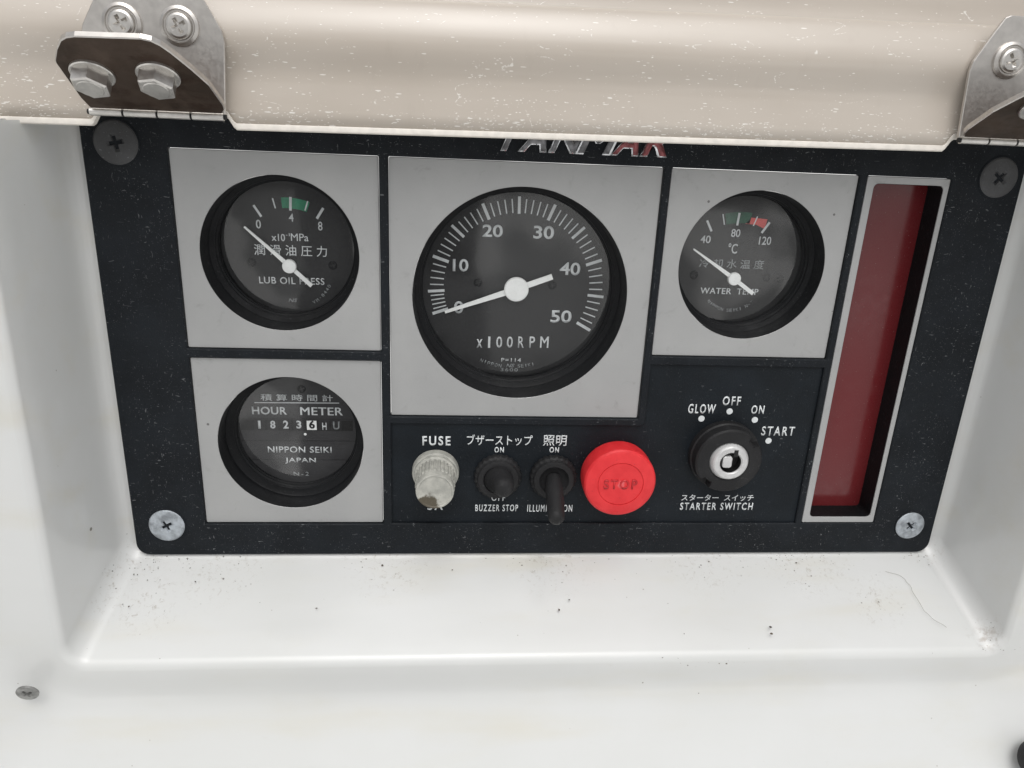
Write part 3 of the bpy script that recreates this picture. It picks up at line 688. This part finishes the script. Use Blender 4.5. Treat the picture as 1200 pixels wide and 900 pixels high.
# --- stop button
c = at(722, 556, -3); sx_, sz_ = c.x, c.z
sb = obj('stop_button', lathe(NB(), sx_, sz_, [(11.6, .05), (12.9, -2.2), (13.0, -3.5), (13.0, -7.5), (13.0, -8.5), (12.85, -9.6), (12.3, -10.3), (11.4, -10.65), (8.25, -10.75), (8.2, -10.45), (8.0, -10.45), (7.95, -10.7), (0, -10.7)], 120), 'red', IP, loc=(sx_, 0, sz_), smooth=30, label='big round red push-pull stop button')
obj('embossed_lettering', text_bm('STOP', (sx_ - 6.0, sx_ + 6.0, sz_ - 1.9, sz_ + 1.9), -10.69, .2, t=.25, space=1.25), 'red_worn', sb)
# --- starter switch
c = at(851, 536.5, -4); kx, kz = c.x, c.z
nt = lambda k, i: (-2.0 if min((i - 14) % 120, (14 - i) % 120) < 4 or min((i - 76) % 120, (76 - i) % 120) < 4 else 0.) if k in (2, 3, 4, 5) else 0.
ks = obj('starter_switch', lathe(NB(), kx, kz, [(12.9, .05), (12.9, -2.5), (12.4, -3.0), (12.3, -4.5), (12.2, -6.6), (11.6, -7.2), (7.6, -7.3), (7.2, -7.0), (7.1, -6.4)], 120, mod=nt), 'rubber', IP, loc=(kx, 0, kz), smooth=30, label='round black starter switch with a silver tubular key lock')
lc = at(856.5, 541, -8)
lx, lz = kx + .2, kz - .1
obj('lock_ring', lathe(NB(), lx, lz, [(7.3, -6.0), (6.6, -7.8), (6.3, -8.3), (5.9, -8.6), (4.3, -8.6), (3.9, -8.2), (3.8, -5.0), (0, -5.0)], 72), 'ring', ks, smooth=30)
obj('key_slot', lathe(NB(), lx, lz, [(3.75, -8.0), (3.7, -5.1), (0, -5.1)], 48), 'recess', ks)
bm = NB(); box(bm, lx + .6, lx + 2.1, -8.68, -7, lz + 2.6, lz + 5.2); obj('key_notch', bm, 'recess', ks)
obj('lock_pin', plate(NB(), rect(lx - 2.9, lx + .5, lz - 1.9, lz + 2.5, .9, 4), (), -8.3, -5, .2), 'ring', ks)

# --- mounting screws
for px, py, r, mt, lb, tn in ((135, 167, 6.5, 'dark_screw', 'blackened cross-head screw, upper left', .2), (1171.5, 208.5, 6.5, 'dark_screw', 'blackened cross-head screw, upper right', .9), (195, 616.5, 6.2, 'zinc', 'chalky zinc cross-head screw, lower left', .5), (1067, 616.5, 5.7, 'zinc', 'chalky zinc cross-head screw, lower right', .75)):
    c = at(px, py, -1.6)
    s = obj('mounting_screw', screw_bm(c.x, -1.0, c.z, r, .9, .42, tn), mt, IP, loc=(c.x, -1, c.z), smooth=25, label=lb)
    obj('screw_slot', lathe(NB(), c.x, c.z, [(0, -1.0), (r * .5, -1.0)], 24), 'recess', s)
    o = obj('washer', plate(NB(), circ(c.x, c.z, r + .5, 48), (), -1.25, -.9, .1), 'frame', s)

# --- maker's emblem: slanted raised letters, upper half behind the cover
em = empty('maker_emblem', (0, -1, 3)); em.parent = IP; em.location = (ORG[em] - ORG[IP]) * MM
x0 = at(574, 176.5, -1.6).x; x1 = at(788, 184, -1.6).x; zb_ = 3.2; ht = 8.6
L_ = 'YANMAR'; wd = [1.0, 1.12, 1.08, 1.25, 1.12, 1.08]; tot = sum(wd); xx = x0; full = x1 - x0 - 1.6
for ch, w_ in zip(L_, wd):
    ww = full * w_ / tot; sh = 0
    for lay, off, mt, yy in (('rim', .42, 'chrome', -1.0), ('fill', .16, 'emblem_red' if xx > x0 + full * .62 else 'emblem_dark', -1.5)):
        ins = 0 if lay == 'rim' else .42
        b = text_bm(ch, (xx + .15 + ins, xx + ww - .25 - ins, zb_ + ins, zb_ + ht - ins), yy, off, t=.55)
        for v in b.verts: v.co.x += (v.co.z - zb_) * .42
        obj('emblem_letter' if lay == 'rim' else 'letter_fill', b, mt, em)
    xx += ww

# ------------------------------------------------------------------ the beige cover above the panel
EZ = lambda x: 9.3 + .0115 * (x + 22)
NL, NR = (-139.5, -100.0), (109.5, 149.5)                      # notches for the hinges
def notch(x):
    v = 0
    for a, b in (NL, NR):
        v = max(v, min(1, max(0, (x - a) / 3)) * min(1, max(0, (b - x) / 3)))
    return v * v * (3 - 2 * v)
PROF = [(0, -16.5), (4, -16.4), (8, -16.1), (11, -15.8), (13, -15.7), (15, -16.0), (17, -16.7), (19, -17.4), (21, -17.9), (23, -18.0), (25, -17.6), (27, -16.9), (29.5, -15.7), (31.5, -14.5), (33, -13.4), (34, -12.3), (34.4, -11), (34.4, -8)]
xs = sorted(set([-300 + 12 * i for i in range(51)] + [a + d for n_ in (NL, NR) for a in n_ for d in (-3, -2.2, -1.5, -.8, 0, .8, 1.5, 2.2, 3)]))
bm = NB(); rows = []
for x in xs:
    lift = 3.6 * notch(x)
    rows.append([bm.verts.new((x, yy, EZ(x) + max(dz, min(lift, 34)) + (dz * 1e-3))) for dz, yy in PROF])
for A, B in zip(rows, rows[1:]):
    for i in range(len(A) - 1): bm.faces.new((A[i], B[i], B[i + 1], A[i + 1]))
bmesh.ops.recalc_face_normals(bm, faces=bm.faces)
CV = empty('cover', (0, -16, 9))
tag(CV, 'scratched beige folded cover raised above the instrument panel', 'cover')
o = obj('front_sheet', bm, 'lid', CV, smooth=60)
md = o.modifiers.new('thick', 'SOLIDIFY'); md.thickness = 1.8 * MM; md.offset = -1
bm = NB(); rows = []
for x in xs:
    z = EZ(x) + 3.6 * notch(x); rows.append([bm.verts.new((x, a, z + b)) for a, b in ((-15.0, .05), (-16.6, .1), (-16.85, -.2), (-16.9, -1.4), (-16.6, -1.75), (-15.0, -1.8))])
for A, B in zip(rows, rows[1:]): ring_faces(bm, A, B)
bm.faces.new(rows[0]); bm.faces.new(rows[-1]); bmesh.ops.recalc_face_normals(bm, faces=bm.faces)
obj('edge_rim', bm, 'lid_edge', CV, smooth=40)
bm = NB(); rows = []
for x in [-300 + 30 * i for i in range(21)]:
    rows.append([bm.verts.new((x, a, EZ(x) + b)) for a, b in ((-8, 33.6), (-7.2, 35), (-6.6, 39), (-5, 60), (-2, 90), (-.5, 90), (-3.5, 60), (-5, 38), (-6, 33.6))])
for A, B in zip(rows, rows[1:]): ring_faces(bm, A, B)
bm.faces.new(rows[0]); bm.faces.new(rows[-1]); bmesh.ops.recalc_face_normals(bm, faces=bm.faces)
obj('upper_sheet', bm, 'lid', CV, smooth=40)

# ------------------------------------------------------------------ hinges
def make_hinge(P, mirror, label):
    """P: middle of the pin line; mirror flips it left to right"""
    H = empty('hinge', P); tag(H, label, 'hinge', 'steel hinges along the cover edge'); s = -1 if mirror else 1
    px, py, pz = P
    def lp(L): L = [(px + s * x, pz + z) for x, z in L]; return L[::-1] if mirror else L
    out = lp([(-16, 0), (20, 0), (21.2, 18.6), (20.7, 21.5), (16.7, 28.8), (14, 33.3), (12.5, 34), (-7, 34), (-8.8, 33), (-11.2, 28), (-15, 21.5), (-16, 18)])
    obj('cover_leaf', plate(NB(), out, (), -20.3, -19.2, .2), 'steel', H)
    for dx in (-4.7, 10.0):
        w = obj('washer', lathe(NB(), px + s * dx, pz + 22.2, [(5.1, -20.3), (5.0, -21.0), (4.2, -21.4), (3.9, -21.0), (3.6, -21.0), (3.3, -20.8)], 56), 'steel', H, loc=(px + s * dx, -20, pz + 22.2), smooth=25)
        obj('phillips_screw', screw_bm(px + s * dx, -20.9, pz + 22.2, 3.4, 1.0, .6, .5), 'bolt', H, loc=(px + s * dx, -20, pz + 22.2), smooth=25)
        obj('screw_slot', lathe(NB(), px + s * dx, pz + 22.2, [(0, -20.75), (2.2, -20.75)], 20), 'recess', w)
    # loose leaf: swings out from the pin towards the viewer and upwards
    th = R(34); u = Vector((0, -math.cos(th), math.sin(th))); nrm = Vector((0, -math.sin(th), -math.cos(th)))
    P0 = Vector((px, -21.2, pz))
    def T(x, yy, z):                                       # plate coordinates -> leaf: z runs up the leaf, y is along its back
        return P0 + Vector((x - px, 0, 0)) + u * (z - pz) - nrm * yy
    lo = lp([(-15.0, 1), (19.6, 1), (20.9, 3), (21.1, 5), (19.8, 13.8), (17.3, 19.8), (14.2, 26.1), (12.6, 28.6), (11.0, 30.0), (8.6, 30.7), (-6.4, 30.3), (-8.6, 29.7), (-10.3, 28.5), (-12.7, 25.2), (-14.9, 21.2), (-15.3, 20.0), (-15.6, 5.5)])
    lf = obj('loose_leaf', plate(NB(), lo, (), 0, 1.5, .25, xf=T), 'rusty_shaded', H)
    lf.data.materials.append(M['steel'])                 # brighter steel on its edges paints the light they catch
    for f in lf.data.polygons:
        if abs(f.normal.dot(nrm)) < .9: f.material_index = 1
    for dx, dz in ((-7.9, 16.6), (8.3, 17.2)):
        cx, cz = px + s * dx, pz + dz
        def D(bm): 
            for v in bm.verts: v.co = T(v.co.x, v.co.y, v.co.z)
            bmesh.ops.recalc_face_normals(bm, faces=bm.faces); return bm
        w = lathe(NB(), cx, cz, [(5.3, .05), (5.3, -.6), (5.0, -.8), (2, -.8)], 48)
        b = NB()
        hexr = lambda r: [(cx + r * math.cos(R(60 * i + 20)), cz + r * math.sin(R(60 * i + 12))) for i in range(6)]
        plate(b, hexr(4.5), (), -4.6, -.7, .4)
        lathe(b, cx, cz, [(3.2, -4.62), (3.0, -4.8), (0, -4.85)], 32)
        bo = obj('hex_bolt', D(b), 'bolt', H, loc=T(cx, 0, cz)); obj('washer', D(w), 'bolt', bo, smooth=25)
    # knuckles on the pin
    for k in range(4):
        a = px + (-16 if s > 0 else -20) + k * 9.0 + .3; obj('knuckle', tube(NB(), [(a, -20.6, pz - .3), (a + 8.4, -20.6, pz - .3)], 1.05, 20), 'bolt', H, smooth=40)
    obj('pin', tube(NB(), [(px + (-16.4 if s > 0 else -20.4), -20.6, pz - .3), (px + (20.4 if s > 0 else 16.4), -20.6, pz - .3)], .7, 12), 'recess', H, smooth=40)
    return H
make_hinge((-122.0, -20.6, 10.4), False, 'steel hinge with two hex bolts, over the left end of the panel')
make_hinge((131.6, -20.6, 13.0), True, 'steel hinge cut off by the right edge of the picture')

# ------------------------------------------------------------------ small things on the console
def face_screw():
    p = hit(33, 810, (-165, -39, -165), Vector((.12, -.8, .6)))
    n = Vector((.06, -.96, -.27)).normalized()
    b = screw_bm(0, 0, 0, 3.4, .5, .55, .5); q = Vector((0, -1, 0)).rotation_difference(n).to_matrix().to_4x4()
    bmesh.ops.transform(b, matrix=Matrix.Translation(p + n * .6) @ q, verts=b.verts)
    o = obj('trim_screw', b, 'dullzinc', None, loc=p, smooth=25); tag(o, 'small grey cross-head screw in the white console below the left corner of the pocket', 'screw')
    return o
face_screw()

# black knob at the right end of the sloping front
p = hit(1214, 889, (160, -42, -176), Vector((0, -.86, .51)))
b = lathe(NB(), 0, 0, [(6.5, .8), (6.8, -.6), (6.6, -3.5), (6.0, -5.2), (4.6, -6.2), (2, -6.6), (0, -6.7)], 48)
bmesh.ops.transform(b, matrix=Matrix.Translation(p) @ Vector((0, -1, 0)).rotation_difference(Vector((0, -.86, .51))).to_matrix().to_4x4(), verts=b.verts)
tag(obj('knob', b, 'rubber', None, loc=p, smooth=40), 'black rubber knob cut off by the lower right corner of the picture', 'knob')
# a hairline crack, laid on as a thin tube, and loose grit on the floor of the pocket
def floor_pt(px, py):
    q = hit(px, py, (0, 0, -142.6), Vector((0, -.47, 1)))
    return q
pts = [floor_pt(*q) for q in ((1038, 670), (1052, 674), (1064, 683), (1072, 697), (1081, 713), (1093, 725), (1109, 735))]
def spline(P, n=6):
    out = []
    for i in range(len(P) - 1):
        a, b, c, d = P[max(i - 1, 0)], P[i], P[i + 1], P[min(i + 2, len(P) - 1)]
        for k in range(n):
            f = k / n; out.append(.5 * ((2 * b) + (c - a) * f + (2 * a - 5 * b + 4 * c - d) * f ** 2 + (3 * b - a - 3 * c + d) * f ** 3))
    return out + [P[-1]]
tag(obj('crack', tube(NB(), [q + Vector((0, 0, .08)) for q in spline([q + Vector((random.gauss(0, .25), random.gauss(0, .25), 0)) for q in spline(pts, 3)], 3)], .05, 6), 'crack', None, loc=pts[0]), 'thin brown hairline crack curving across the right end of the white ledge', 'crack')
bm = NB(); rg = random.Random(3)
def grain(q, r):
    k = bmesh.ops.create_icosphere(bm, subdivisions=1, radius=r)
    sx, sy, sz = rg.uniform(.6, 1.8), rg.uniform(.6, 1.4), rg.uniform(.3, .6)
    for v in k['verts']: v.co = Vector((v.co.x * sx, v.co.y * sy, v.co.z * sz)) * rg.uniform(.75, 1.2) + q + Vector((0, 0, r * .3))
for q, r in (((448, 663), .55), ((655, 715), .5), ((903, 735), .4), ((904, 743), .5), ((139, 673), .45), ((151, 711), .45), ((371, 713), .35), ((530, 668), .3), ((667, 703), .3), ((1159, 741), .5)): grain(floor_pt(*q), r)
for cx_, cy_, sx2, sy2, nn in ((1172, 758, 12, 5, 26), (1085, 652, 16, 4, 26), (925, 651, 22, 2.5, 14), (185, 655, 16, 8, 26), (190, 668, 30, 14, 16), (600, 656, 330, 5, 60), (600, 700, 330, 40, 22), (870, 776, 60, 3, 12), (150, 700, 40, 30, 14)):
    for _ in range(nn): grain(floor_pt(cx_ + rg.gauss(0, sx2), max(651, cy_ + rg.gauss(0, sy2))), abs(rg.gauss(.07, .08)) + .06)
o = obj('grit', bm, 'grime', None, loc=(0, -20, -143)); o['kind'] = 'stuff'; tag(o, 'dark specks of grit scattered on the white ledge under the panel', 'grit')
